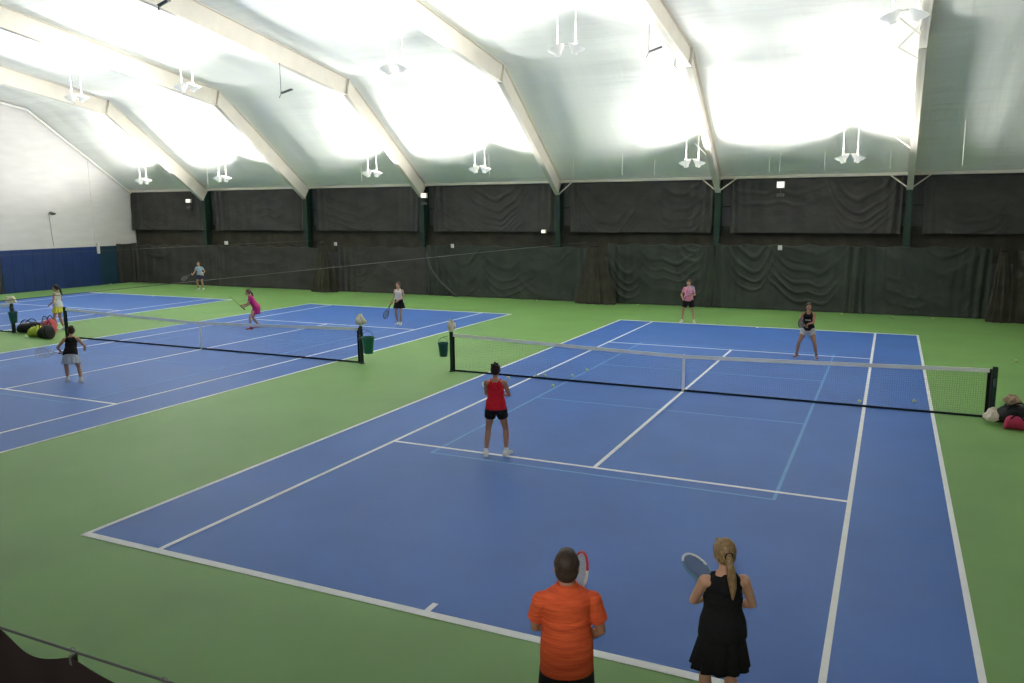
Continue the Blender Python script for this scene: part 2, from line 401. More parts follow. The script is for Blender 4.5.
divider(8.45,16.75,2.95,.12,.42,.3,'narrow gathered divider curtain at the end of the row of dark curtains',CURT3,4,9)
curtain('divider_curtain',8.75,11.6,.02,2.85,16.6,'brownish divider curtain with fanned folds at the edge of the hall',CURT3,[(9.0,2.2,2.6,.12,.42)],(1.2,.5),seed=9,nz=72)

def cable(pts,r,label,name='curtain_cable',mt=STEEL):
    m=M(); m.tube(pts,r,6); tag(m.build(name,mt),label,'cable')
cable([(-8.7,16.6,2.95),(-8.7,8,2.985),(-8.7,0,2.99),(-8.7,-17.4,3.0)],.006,'thin steel cable strung over the gap between the two nearer courts')
cable([(-24.7,16.6,2.9),(-24.7,0,2.95),(-24.7,-17.4,3.0)],.004,'thin steel cable strung over the gap between the two farther courts')

# near curtain on clips, at the foot of the viewing balcony
NCY=-17.0
cable([(-9,NCY,2.735),(-2,NCY,2.738),(2.0,NCY,2.745),(7,NCY,2.76)],.0048,'dark cable across the near end holding the brown curtain on clips',mt=NEARST)
clips=[-.15+.477*k for k in range(-14,11)]
clips=[1.74+.478*k for k in range(-14,9)]
m=M()
def nearc(u,v):
    x=clips[0]+(clips[-1]-clips[0])*u
    t=((x-clips[0])/.478)%1.0
    k=int((x-clips[0])/.478)
    zt=2.728-(.055*math.sin(PI*t) if k%2 else .060*math.sin(PI*t**3.2))
    z=.02+(zt-.02)*v
    return (x,NCY-.01-.035*math.sin(x*13.2+.8)*(1-.7*v)-.02*math.sin(x*6.1+z),z)
m.grid(nearc,420,24); tag(m.build('court_curtain',NEARC,fix=False),'dark brown curtain sagging from a cable at the near edge of the floor','curtain')
c0=None
for k,x in enumerate(clips):
    if c0 is None:
        e=empty('curtain_clip',(x,NCY,2.745)); tag(e,'small steel clip holding the brown curtain to its cable','curtain clip','steel clips along the near curtain cable')
        q=M(); q.tube([(.014*math.cos(2*PI*i/14),0,.014*math.sin(2*PI*i/14)) for i in range(14)],.0028,6,closed=True); q.build('ring',STEEL,e)
        q=M(); q.box((-.008,-.014,-.05),(.008,-.006,-.012)); q.box((-.008,.004,-.05),(.008,.010,-.012)); q.build('jaw',STEEL,e)
        c0=e
    else:
        e=copy_tree(c0); e.location=(x,NCY,2.745)

# ------------------------------------------------------------------ nets
def net(cx,idx,xl,xr):
    e=empty('tennis_net',(cx,0,0)); tag(e,['black tennis net with white headband across the nearest blue court','black tennis net with white headband across the middle blue court','tennis net across the farthest blue court, partly out of frame'][idx],'tennis net')
    def top(x):
        t=min(1,abs(x)/6.4); return .914+(1.07-.914)*t**1.15
    x0,x1=xl+.06,xr-.10
    nw=M(); step=.045; t=.0008; k=int((x1-x0)/step)
    for i in range(k+1):
        x=x0+(x1-x0)*i/k; nw.quad((x-t,0,.03),(x+t,0,.03),(x+t,0,top(x)-.02),(x-t,0,top(x)-.02))
    rows=21
    for j in range(rows+1):
        ss=16
        for q in range(ss):
            xa=x0+(x1-x0)*q/ss; xb=x0+(x1-x0)*(q+1)/ss
            za=.03+(top(xa)-.05)*j/rows; zb=.03+(top(xb)-.05)*j/rows
            nw.quad((xa,0.001,za-t),(xb,0.001,zb-t),(xb,0.001,zb+t),(xa,0.001,za+t))
    tag(nw.build('netting',NETB,e,smooth=False,fix=False))
    hb=M(); ss=40
    for side in (-.012,.012):
        for q in range(ss):
            xa=x0+(x1-x0)*q/ss; xb=x0+(x1-x0)*(q+1)/ss
            hb.quad((xa,side,top(xa)-.085),(xb,side,top(xb)-.085),(xb,side,top(xb)),(xa,side,top(xa)))
    for q in range(ss):
        xa=x0+(x1-x0)*q/ss; xb=x0+(x1-x0)*(q+1)/ss
        hb.quad((xa,-.012,top(xa)),(xb,-.012,top(xb)),(xb,.012,top(xb)),(xa,.012,top(xa)))
    tag(hb.build('headband',BAND,e,smooth=False,fix=False),'white headband')
    bb=M(); bb.box((x0,-.01,.0085),(x1,.01,.055)); bb.build('bottom_shade_band',NAVYB,e,smooth=False)  # bottom tape that also stands in for the net's ground shadow
    for xx in (x0,x1): 
        sb=M(); sb.box((xx-.035,-.008,.02),(xx+.035,.008,top(xx)-.01)); sb.build('side_band',BLACK,e,smooth=False)
    st=M(); st.box((-.028,-.016,.009),(.028,.016,.925)); tag(st.build('centre_strap',BAND,e,smooth=False),'white centre strap')
    an=M(); an.box((-.05,-.03,.004),(.05,.03,.02)); an.build('strap_anchor',DARKM,e,smooth=False)
    for xx,s in ((xl,-1),(xr,1)):
        p=M(); p.lathe([(.055,.0),(.055,1.09),(.045,1.115),(.02,1.12)],(xx,0,0),16); p.lathe([(.09,0),(.09,.015),(.058,.03)],(xx,0,0),16)
        po=p.build('net_post',DGREEN,e)
        if s>0:
            w=M(); w.box((xx-.02,-.09,.72),(xx+.02,-.05,.86)); w.tube([(xx,-.09,.79),(xx,-.14,.79),(xx+.0,-.14,.70)],.008,6); w.build('winder',DARKM,po)
            g=M(); g.tube([(xx-.062,0,.05),(xx-.062,0,1.06)],.012,6); g.build('lacing_bar',STEEL,po)
    return e
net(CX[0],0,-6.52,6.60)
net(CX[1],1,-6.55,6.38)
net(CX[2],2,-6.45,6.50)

def bucket(loc,label,mt,s=1.0):
    e=empty('ball_bucket',loc); tag(e,label,'bucket','')
    if 'group' in e: del e['group']
    b=M(); b.lathe([(.10*s,0),(.108*s,.02*s),(.145*s,.36*s),(.16*s,.365*s),(.16*s,.39*s),(.142*s,.39*s),(.10*s,.03*s),(.02,.025*s)],n=24); b.build('pail',mt,e)
    h=M(); h.tube([(.15*s*math.cos(PI*i/12),0,.38*s+.15*s*math.sin(PI*i/12)) for i in range(13)],.006,6); h.build('handle',DARKM,e)
    q=M(); hx=.15*s if loc[0]<-6.6 and loc[0]>-7 else -.172*s
    q.tube([(0,0,.53*s),(hx*.4,.0,.53*s+.04),(hx,.01,.53*s+.04)],.007,6); q.build('hook',DARKM,e)
    return e
bucket((CX[1]+6.38+.29,-.06,.33),'bright green plastic bucket hanging on the net post of the middle court',TEAL,1.25)
bucket((-6.52-.232,-.06,.42),'dark teal plastic bucket hanging on the net post of the nearest court',TEAL2,1.0)
bucket((CX[2]+6.50+.26,-.15,.42),'dark green bucket on the net post of the farthest court',TEAL2,1.05)

def lump(name,c,r,mt,label,cat,seed,sub=(14,10),drape=0):
    rr=random.Random(seed); m=M(); ph=[rr.uniform(0,6.28) for _ in range(6)]
    n,mm=40,24; vs=[]; fs=[]
    def rad(p,t): return 1+.14*math.sin(3*t+ph[0]+2*p)+.09*math.sin(5*t+ph[1]-3*p)+.06*math.sin(9*t+ph[2]+4*p)+.08*math.sin(4*p+ph[3])
    vs.append(V((c[0],c[1],c[2]-r[2]*.55)))
    for i in range(1,mm):
        p=-PI/2+PI*i/mm
        for k in range(n):
            t=2*PI*k/n; q=rad(p,t); z=math.sin(p); z=z if z>0 else z*.55
            vs.append(V((c[0]+r[0]*q*math.cos(p)*math.cos(t),c[1]+r[1]*q*math.cos(p)*math.sin(t),c[2]+r[2]*(q if z>0 else 1)*z)))
    vs.append(V((c[0],c[1],c[2]+r[2]*rad(PI/2,0))))
    top=len(vs)-1
    for k in range(n):
        k2=(k+1)%n; fs.append((0,1+k2,1+k))
        for i in range(mm-2): fs.append((1+i*n+k,1+i*n+k2,1+(i+1)*n+k2,1+(i+1)*n+k))
        fs.append((1+(mm-2)*n+k,1+(mm-2)*n+k2,top))
    m.add(vs,fs); o=m.build(name,mt); tag(o,label,cat); return o
def on_floor(name,x,y,r,mt,label,cat,seed): return lump(name,(x,y,r[2]*.55+.004),r,mt,label,cat,seed)

lump('towel',(CX[1]+6.38,0,1.237),(.15,.12,.20),CREAM,'cream towel bunched on top of the middle court net post','towel',1)
lump('towel',(-6.52,0,1.237),(.11,.10,.20),CREAM,'cream towel bunched on top of the net post above the dark teal bucket','towel',2)
lump('towel',(CX[2]+6.50,0,1.214),(.24,.14,.16),CREAM,'pale towel draped on the net post of the farthest court','towel',3)

def tennis_bag(x,y,L,W,H,rz,mt,label,seed,name='sports_bag'):
    e=empty(name,(x,y,0),rz); tag(e,label,'bag'); rr=random.Random(seed)
    ph=[rr.uniform(0,6.28) for _ in range(4)]
    secs=[]
    for i in range(21):
        t=i/20; f=(1-(2*t-1)**6)**.5*.92+.03
        w=W*.5*f*(1+.07*math.sin(7*t+ph[0])); h=H*.5*f*(1+.10*math.sin(5*t+ph[1]))
        secs.append((V((L*(t-.5),.02*math.sin(4*t),h+.004)),V((0,w,0)),V((0,0,h))))
    b=M(); b.loft(secs,24); b.build('bag_body',mt,e)
    for s in (-1,1):
        k=M(); k.tube([(L*(.28*q),s*W*.34*(1-.2*abs(q)),H*.80+H*.42*(1-q*q)) for q in [(-1+2*i/14) for i in range(15)]],.014,6); k.build('carry_strap',BLACK,e)
    z=M(); z.tube([(L*(t-.5)*.8,0,H*1.0*(1-(2*t-1)**6*.2)) for t in [i/12 for i in range(13)]],.008,5); z.build('zip',DARKM,e)
    return e
RED=mat('raspberry_nylon',(.50,.035,.10),.6,.3,noise=.15,nscale=8,bump=.3,bscale=12)
PINKM=mat('coral_pink_nylon',(.62,.10,.13),.6,.3,noise=.15,nscale=8,bump=.3,bscale=12)
LIME=mat('lime_yellow_nylon',(.55,.62,.08),.6,.3,noise=.15,nscale=8)
NAVY=mat('navy_nylon',(.02,.03,.10),.7,.3,noise=.2)
BBAG=mat('black_nylon_bag',(.012,.011,.013),.55,.4,noise=.4,nscale=6,bump=.5,bscale=9)
tennis_bag(7.02,-.22,.80,.42,.37,.20,BBAG,'black bulky sports bag beside the net post of the nearest court',1)
tennis_bag(6.95,-.78,.42,.26,.26,.1,RED,'small raspberry red bag lying in front of the black bag by the net post',2)
tennis_bag(7.85,-.15,.6,.36,.36,1.2,NAVY,'dark navy bag at the edge of the frame behind the red bag',7)
lump('towel',(6.93,-.235,.455),(.145,.095,.13),TAN,'tan towel thrown on top of the black bag','towel',5)
lump('towel',(6.55,-.52,.15),(.13,.12,.17),CREAM,'cream towel on the floor beside the foot of the net post','towel',6)
tennis_bag(-24.95,.25,1.0,.45,.42,.2,BBAG,'long black bag by the green bucket of the farthest court',11)
tennis_bag(-24.05,.38,.65,.36,.55,.1,PINKM,'coral pink bag behind the lime bag between the two farther courts',12)
tennis_bag(-23.75,-.30,.55,.40,.40,.3,LIME,'lime yellow bag on the floor between the two farther courts',13)
tennis_bag(-23.02,-.42,.6,.45,.48,.0,BBAG,'black bag at the foot of the middle court net post',14)
# steel ball cart at the frame edge
e=empty('ball_cart',(-26.1,-.75,0)); tag(e,'grey wire ball cart standing at the edge of the frame by the farthest net','ball cart')
k=M()
for i in range(9):
    x=-.3+.075*i
    for yy in (-.25,.25): k.tube([(x,yy,.45),(x,yy,.85)],.008,5)
for zz in (.45,.65,.85): k.tube([(-.3,-.25,zz),(.3,-.25,zz),(.3,.25,zz),(-.3,.25,zz)],.01,5,closed=True)
k.build('wire_basket',STEEL,e)
for sx in (-.28,.28):
    for sy in (-.22,.22):
        k=M(); k.tube([(sx,sy,.06),(sx,sy,.47)],.014,6); k.build('leg',DARKM,e)
        k=M(); k.sph((sx,sy,.045),.042); k.build('wheel',BLACK,e)

# balls
balls=[(-4.6,-.36,'pale tennis ball on the court just beyond the player in red'),(-4.02,.16,'tennis ball lying on the white line under the net'),(-3.85,.30,'tennis ball under the net next to the ball on the white line'),
(-3.13,-.80,'tennis ball on the light blue line on the near side of the net'),(-3.13,.53,'tennis ball on the light blue line right at the net'),(-3.05,1.43,'tennis ball on the light blue line beyond the net'),
(4.0,.40,'tennis ball against the white singles line behind the net'),(5.15,.9,'tennis ball in the doubles alley behind the net'),(7.95,7.43,'tennis ball on the green floor beyond the net post and bags'),
(6.15,16.6,'tennis ball by the dark curtain, the closest one to the narrow divider'),(4.69,16.5,'tennis ball by the dark curtain behind the far baseline corner'),(2.69,16.9,'tennis ball by the curtain with deep swags'),
(-3.6,16.6,'tennis ball on the green floor just behind the player in pink'),(-6.2,16.8,'tennis ball near the fanned divider on the swag curtain side'),(-7.1,16.2,'tennis ball in front of the fanned divider'),(-11.45,16.9,'tennis ball at the foot of the curtain between two courts'),(-40.4,15.7,'tennis ball at the foot of the teal wall padding')]
bm0=M(); bm0.sph((0,0,0),.034,16,10); b0=None
for x,y,lab in balls:
    if b0 is None: b0=bm0.build('tennis_ball',BALLM); o=b0
    else: o=b0.copy(); COL.objects.link(o)
    far=1.25 if y>5 else 1.15
    o.scale=(far,)*3; o.location=(x,y,.034*far+.006); tag(o,lab,'tennis ball','loose tennis balls on the floor')

# ------------------------------------------------------------------ lamps
def uplight(x,y,z,label,group,ang=0,spread=.52,tilt=.30,energy=1,wide=1):
    e=empty('pendant_uplight',(x,y,z),ang); tag(e,label,'ceiling light',group)
    hz=roof_z(y)-z-.02
    for s in (-1,1):
        k=M(); k.tube([(s*spread*.5,0,0),(s*spread*.5,0,hz-.05)],.012,8); k.build('stem',WHITE,e)
        R=Matrix.Rotation(s*tilt,4,'Y')
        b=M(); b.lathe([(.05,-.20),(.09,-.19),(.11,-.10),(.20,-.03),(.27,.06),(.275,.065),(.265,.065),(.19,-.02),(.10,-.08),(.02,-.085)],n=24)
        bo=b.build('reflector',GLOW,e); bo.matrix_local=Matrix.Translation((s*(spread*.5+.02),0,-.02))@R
        l=M(); l.ell((0,0,-.01),V((.05,0,0)),V((0,.05,0)),V((0,0,.075)),12,8); lo=l.build('bulb',BULB,bo)
    k=M(); k.tube([(-spread*.6,0,.12),(spread*.6,0,.12)],.02,8); k.build('crossbar',WHITE,e)
    return e
def spot(x,y,z,energy,tx,ty,size=150,blend=.5,rad=.25):
    l=bpy.data.lights.new('uplight_lamp','SPOT'); l.energy=energy; l.spot_size=math.radians(size); l.spot_blend=blend; l.shadow_soft_size=rad; l.color=(1,.985,.95)
    o=bpy.data.objects.new('uplight_lamp',l); COL.objects.link(o); o.location=(x,y,z)
    d=V((tx,ty,1)).normalized(); o.rotation_euler=d.to_track_quat('-Z','Y').to_euler()
E_LOW=850; E_UP=950
low=[(-35.3,14.5,6.33),(-29.2,14.5,6.33),(-19.3,14.5,6.36),(-13.25,14.5,6.40),(-3.3,14.5,6.38),(2.8,14.5,6.38)]
llab=['pair of white uplights closest to the white end wall, low by the curtains','pair of white uplights low between the first two ceiling beams','pair of white uplights above the player in the white top, low by the curtains',
'pair of white uplights low in the bay with the pinkish curtain light','pair of white uplights hanging low above the player in pink','pair of white uplights low above the emergency light']
for (x,y,z),lab in zip(low,llab):
    uplight(x,y,z,lab,'low row of white uplights')
    for s in (-1,1): spot(x+.25*s,y,z+.15,E_LOW,.75*s,-.30)
up=[(-27.5,5,9.31),(-21.1,5,9.32),(-11.4,5,9.29),(-5.1,5,9.38),(4.4,5,9.40)]
ulab=['pair of white uplights high in front of the third beam, over the farther courts','pair of white uplights high above the middle court','pair of white uplights hanging high between two beams over the gap of the courts',
'pair of white uplights high above the nearest court','pair of grey uplights high beside the beam at the darkest bay']
for (x,y,z),lab in zip(up,ulab):
    uplight(x,y,z,lab,'high row of white uplights',tilt=.38,spread=.60)
    for s in (-1,1): spot(x+.3*s,y,z+.15,E_UP,.8*s,.25*s)
for x in (-37.1,):
    for s in (-1,1): spot(x+.3*s,5,9.4,E_UP,.8*s,.25*s)
# the hall's other half, over and behind the viewer
for cx in CX:
    for s in (-4.85,4.85):
        spot(cx+s,-5,9.4,E_UP*.20,.3*s,.3)
    for s in (-3.05,3.05): spot(cx+s,-14.0,6.4,E_LOW*.16,0,.3)
# added unseen area light behind the camera, brightens the near players' backs
gl=bpy.data.lights.new('back_fill_light','AREA'); gl.shape='RECTANGLE'; gl.size=9; gl.size_y=.5; gl.energy=100; gl.spread=math.radians(100); gl.color=(1,.97,.92)
go=bpy.data.objects.new('back_fill_light',gl); COL.objects.link(go); go.location=(2.5,-19.7,4.12); go.rotation_euler=V((0,1,-.22)).to_track_quat('-Z','Y').to_euler()
# dark side lamps fixed to beams
def sidelamp(x,y,z,label,dx):
    e=empty('pendant_beam_lamp',(x,y,z)); tag(e,label,'ceiling light')
    k=M(); k.tube([(0,0,0),(0,0,10.30-z)],.014,6); k.build('stem',DARKM,e)
    k=M(); k.tube([(0,0,.0),(dx*.62,0,.10)],.02,6); k.tube([(0,0,0),(-dx*.14,0,-.16)],.016,6); k.build('arm',DARKM,e)
    k=M(); k.loft([(V((dx*(.05+.11*i),0,.02+.018*i)),V((0,.10,0)),V((0,0,.035))) for i in range(7)],12); k.build('lamp_housing',DARKM,e)
sidelamp(-18.2,7.0,9.12,'dark single lamp on a thin stem below a ceiling beam over the middle court',.75)
sidelamp(-3.05,7.0,9.43,'dark single lamp on a thin stem under the beam over the nearest court',.6)
sidelamp(-16.9,0.2,11.0-.2,'dark lamp at the top edge of the frame between two ceiling beams',.6)

def wall_lamp(x,y,z,w,h,label,lit,second=False):
    e=empty('emergency_wall_lamp',(x,y,z)); tag(e,label,'wall light')
    k=M(); k.box((-w/2,-.05,-h/2),(w/2,.06,h/2)); o=k.build('housing',PALE,e,smooth=False); b=o.modifiers.new('b','BEVEL'); b.width=.012; b.segments=2
    k=M(); k.box((-w*.42,-.06,-h*.38),(w*.42,-.048,h*.38)); k.build('diffuser',lit,e,smooth=False)
    if second:
        k=M(); k.box((-w*.46,-.04,-h/2-.36),(w*.46,.04,-h/2-.22)); k.build('battery_box',DARKM,e,smooth=False)
        k=M(); k.tube([(0,.0,-h/2-.24),(0,0,-h/2+.02)],.012,6); k.build('bracket',DARKM,e)
    return e
LPINK=mat('warm_pink_diffuser',(1,.80,.70),.3,.3,emit=.9)
wall_lamp(-.15,17.93,5.5,.34,.30,'lit white emergency light with a grey box under it on the upper curtain',LAMPON,True)
wall_lamp(-11.5,17.90,3.42,.24,.18,'small glowing pinkish light on the curtain between two columns',LPINK)
wall_lamp(-35.6,17.93,5.2,.42,.22,'lit white emergency light high in the bay next to the white end wall',LAMPON,True)
wall_lamp(-18.22,17.52,5.28,.36,.26,'white light box at the foot of a ceiling beam',LAMPON,True)
for (x,z,w,lab) in [(-32.2,2.66,.2,'small white box on the curtain near the player in light blue'),(-24.05,2.68,.14,'small white box beside the gathered divider behind the middle court'),(-16.5,2.66,.14,'small white box on the curtain with the pale curved edge'),(.0,2.77,.17,'small white box on the swagged curtain under the emergency light')]:
    wall_lamp(x,17.40,z,w,.2,lab,PALE)
# gooseneck on the end wall
e=empty('wall_lamp',(XL,12.5,4.5)); tag(e,'small grey floodlight with its modelled shadow line on the white end wall','wall light')
k=M(); k.tube([(.0,0,-.1),(.12,0,.05),(.25,0,.0)],.02,6); k.build('arm',DARKM,e)
k=M(); k.loft([(V((.22+.05*i,0,.02-.02*i)),V((0,.10+.02*i,0)),V((.05,0,.07))) for i in range(5)],14); k.build('lamp_head',DARKM,e)
k=M(); k.tube([(.02,.02,-.1),(.02,.06,-1.2),(.02,.12,-1.95)],.011,5); k.build('shadow_line',DARKM,e)  # thin dark tube shaped as the floodlight's shadow down the wall
e=M(); e.box((XL+.07,15.36,1.98),(XL+.18,15.50,2.62)); tag(e.build('junction_wall_box',PALE,smooth=False),'small beige box at the end of the blue wall padding','box')

# ------------------------------------------------------------------ rackets
def racket(M4,label,c1,c2,strings_col):
    e=empty('tennis_racket'); tag(e,label,'racket')
    fm=mat('racket_frame',c1,.35,.5); fm2=mat('racket_frame_accent',c2,.35,.5); sm=mat('racket_strings',strings_col,.6,.2); gm=BLACK
    def hp(t): return V((.128*math.sin(t),0,.50-.168*math.cos(t)))
    h=M(); n=56
    pts=[hp(2*PI*i/n) for i in range(n)]; h.tube(pts,.0115,8,closed=True)
    for i in range(len(h.m)):
        seg=i//8
        if n*.30<seg<n*.70: h.m[i]=1
    for s in (-1,1): h.tube([(s*.012,0,.12),(s*.028,0,.22),(s*.062,0,.305),(s*.088,0,.365)],[.014,.012,.011,.011],8)
    h.build('hoop_and_throat',[fm,fm2],e)
    st=M(); r=.0016
    for i in range(-7,8):
        x=.016*i; dz=.160*math.sqrt(max(0,1-(x/.122)**2)); st.box((x-r,-r,.50-dz),(x+r,r,.50+dz))
    for i in range(-9,10):
        z=.0172*i; dx=.120*math.sqrt(max(0,1-(z/.163)**2)); st.box((-dx,-r,.50+z-r),(dx,r,.50+z+r))
    st.build('strings',sm,e,smooth=False)
    g=M(); g.tube([(0,0,-.10),(0,0,-.095),(0,0,.10),(0,0,.13)],[.018,.0165,.0155,.013],8); g.build('grip',gm,e)
    e.matrix_world=M4; return e

# ------------------------------------------------------------------ people
SKIN=mat('fair_skin',(.52,.29,.19),.55,.35,noise=.06,nscale=9)
SKIN2=mat('tanned_skin',(.42,.21,.13),.55,.35,noise=.06,nscale=9)
EYEW=mat('eye_white',(.8,.8,.78),.3,.5); EYEB=mat('eye_brown',(.03,.02,.015),.2,.5); LIP=mat('lips',(.40,.12,.10),.5,.4)
H_DK=mat('dark_brown_hair',(.030,.016,.010),.5,.4,noise=.4,nscale=30,stretch=(6,6,1)); H_BR=mat('brown_hair',(.085,.042,.022),.5,.4,noise=.4,nscale=30,stretch=(6,6,1))
H_GR=mat('greying_brown_hair',(.048,.031,.022),.6,.3,noise=.4,nscale=60); H_BL=mat('blonde_hair',(.26,.165,.075),.5,.4,noise=.7,nscale=26,stretch=(5,5,1))
SHOEW=mat('white_shoe',(.80,.80,.80),.5,.3); SHOEP=mat('pink_shoe',(.50,.09,.16),.5,.3); SHOEPU=mat('dull_mauve_shoe',(.26,.13,.17),.5,.3); SOLE=mat('shoe_sole',(.55,.55,.55),.7,.2)
def cloth(n,c,**k): return mat(n,c,.85,.15,noise=k.get('noise',.10),nscale=k.get('ns',7),bump=.35,bscale=k.get('bs',14),col2=k.get('col2'),stretch=k.get('st'))
ORANGE=cloth('orange_heather_jersey',(.80,.135,.045),noise=.3,ns=9,col2=(.56,.075,.028),st=(.5,.5,5))
C_BLACK=cloth('black_jersey',(.011,.011,.012)); C_RED=cloth('red_jersey',(.62,.018,.035)); C_PINK=cloth('pale_pink_jersey',(.80,.34,.40),noise=.2); C_MAG=cloth('magenta_jersey',(.58,.045,.20)); C_MAG2=cloth('purple_magenta_jersey',(.42,.025,.20))
C_WHITE=cloth('white_jersey',(.76,.74,.72)); C_GREY=cloth('pale_grey_cotton',(.52,.50,.48)); C_LBLUE=cloth('light_blue_jersey',(.36,.47,.60)); C_NAVY=cloth('navy_cotton',(.025,.028,.075)); C_YEL=cloth('yellow_cotton',(.78,.68,.09)); C_DARK=cloth('charcoal_cotton',(.03,.03,.035))

def ik(a,b,l1,l2,pole):
    d=b-a; L=d.length; mx=(l1+l2)*.995
    if L>mx: b=a+d*(mx/L); d=b-a; L=mx
    x=(l1*l1-l2*l2+L*L)/(2*L); h=math.sqrt(max(0,l1*l1-x*x)); n=d/L
    p=pole-n*pole.dot(n); p=p.normalized() if p.length>1e-6 else n.orthogonal().normalized()
    return a+n*x+p*h, b

def person(pos,yaw,H,label,male=False,lean=.0,drop=.0,shift=(0,0),feet=((-.12,0),(.12,0)),toes=(.25,-.25),hands=None,grip=None,head=(0,0),
           skin=None,hair=None,hstyle='bun',top='tank',topm=None,bottom='skirt',botm=None,shoes=None,vox=.009,elbow_out=.5,racket_cols=None,rlabel=None,twist=0,twohand=False,stripe=None,sock=True):
    """local frame: facing +y, right hand at +x.  hands: ((x,y,z) left, right) wrist targets; grip: (grip point, racket axis, face hint, hand 'R'/'L')"""
    s=H/1.70; skin=skin or SKIN
    root_m=M(); m=root_m
    X=V((1,0,0)); Y=V((0,1,0)); Z=V((0,0,1))
    pel=V((shift[0],shift[1],(.915-drop)*s))
    ct,st=math.cos(lean),math.sin(lean)
    up=V((0,st,ct)); fw=V((0,ct,-st))
    lat=V((math.cos(twist),math.sin(twist),0)); fws=(up.cross(lat)) ; fws=fws if fws.dot(fw)>0 else -fws
    def tp(h,off=0,k=1): return pel+up*(h*s)+fws*(off*s)
    if male: T=[(-.09,.125,.105,0),(0,.168,.120,-.005),(.10,.165,.118,0),(.22,.150,.110,.012),(.34,.168,.122,.012),(.43,.185,.125,.005),(.485,.168,.098,-.008),(.525,.10,.075,-.012),(.545,.07,.066,-.01)]
    else: T=[(-.09,.125,.100,0),(0,.170,.118,-.012),(.09,.160,.112,-.006),(.22,.122,.090,.012),(.33,.136,.102,.016),(.41,.150,.112,.014),(.475,.135,.082,-.006),(.515,.085,.062,-.012),(.54,.058,.056,-.01)]
    def torso(mm,inf,h0=-9,h1=9,extra=None,n=26):
        secs=[]
        def at(h):
            for a,b in zip(T,T[1:]):
                if a[0]<=h<=b[0]:
                    t=(h-a[0])/(b[0]-a[0]); t=t*t*(3-2*t)*.5+t*.5
                    return [a[i]+(b[i]-a[i])*t for i in range(4)]
            return list(T[0] if h<T[0][0] else T[-1])
        hs=[max(h0,T[0][0])+ (min(h1,T[-1][0])-max(h0,T[0][0]))*i/22 for i in range(23)]
        if h0<T[0][0] and h0>-5: hs=[h0+(T[0][0]-h0)*i/5 for i in range(5)]+hs
        for h in hs:
            q=at(h); k=extra(h) if extra else 0
            w=min(1,max(0,(h-.05)/.3)); la=(X*(1-w)+lat*w).normalized(); fo=up.cross(la); fo=fo if fo.dot(fw)>0 else -fo
            if mm is not root_m and h<.0: q[1:3]=[at(0)[1]*(1.0),at(0)[2]]
            secs.append((pel+up*(h*s)+fo*(q[3]*s),la*((q[1]+inf+k)*s),fo*((q[2]+inf+k)*s)))
        mm.loft(secs,n)
    torso(m,0)
    # neck and head
    nb=tp(.52,-.012); hup=(up*.45+Z*.75).normalized()
    hc=tp(.545,-.006)+hup*((.128 if male else .134)*s)+Y*(.018*s)+fws*(.012*s)
    hy,hp_=head
    hf=V((math.sin(hy+twist)*math.cos(hp_),math.cos(hy+twist)*math.cos(hp_),math.sin(hp_))).normalized()
    hx=hf.cross(Z).normalized(); hz=hx.cross(hf).normalized()
    hs_=s*(1.12 if male else 1.05)
    def hpnt(x,y,z): return hc+(hx*x+hf*y+hz*z)*hs_
    m.limb([nb-up*.03*s,hpnt(0,-.022,-.07)],[(.064 if male else .053)*s,(.058 if male else .047)*s])
    m.ell(hpnt(0,-.012,.018),hx*.074*hs_,hf*.093*hs_,hz*.096*hs_,22,16)
    m.ell(hpnt(0,.022,-.045),hx*.056*hs_,hf*.062*hs_,hz*.074*hs_,20,14)
    m.limb([hpnt(0,.066,-.096),hpnt(0,.072,-.098)],[.021*hs_]*2,10)           # chin
    m.limb([hpnt(0,.083,.012),hpnt(0,.098,-.030)],[.008*hs_,.0135*hs_],10)  # nose
    for sx in (-1,1):
        m.ell(hpnt(sx*.074,-.012,-.012),hx*.010*hs_,hf*.019*hs_,hz*.031*hs_,10,8)   # ears
        m.limb([hpnt(sx*.016,.080,.030),hpnt(sx*.045,.070,.028)],[.010*hs_]*2,8)   # brow
        m.ell(hpnt(sx*.040,.056,-.035),hx*.022*hs_,hf*.022*hs_,hz*.024*hs_,10,8)   # cheek
    # legs
    la,lb=.42*s,.405*s; legs=[]
    for i,sx in ((0,-1),(1,1)):
        hip=pel+V((sx*.088*s,0,-.03*s)); fx,fy=feet[i][:2]; lift=feet[i][2] if len(feet[i])>2 else 0
        ank=V((fx,fy,.085*s+lift)); pole=V((math.sin(toes[i])*.6+sx*.12,1,0))
        kn,ank=ik(hip,ank,la,lb,pole); legs.append((hip,kn,ank))
        f=1.08 if male else 1.0
        q=kn-hip; w=ank-kn
        m.limb([hip,hip+q*.35,hip+q*.75,kn,kn+w*.28,kn+w*.6,kn+w*.88,ank],[.090*s*f,.083*s*f,.062*s*f,.052*s*f,.056*s*f,.046*s*f,.034*s*f,.034*s*f],16)
        fd=V((math.sin(toes[i]),math.cos(toes[i]),0)); 
        m.limb([ank+V((0,0,-.030*s))-fd*.03*s,ank+fd*.07*s+V((0,0,-.042*s)),ank+fd*.145*s+V((0,0,-.055*s))],[.036*s,.034*s,.026*s],12)
    # arms
    shw=.190 if male else .160; ar=1.10 if male else 1.0; shz=.430 if male else .452
    sh=[tp(shz,-.01)+lat*(sx*shw*s) for sx in (-1,1)]
    l1,l2=.285*s,.245*s
    tgt=[None,None]; frames=[None,None]
    if hands: tgt=[V(h) if h else None for h in hands]
    gr=None
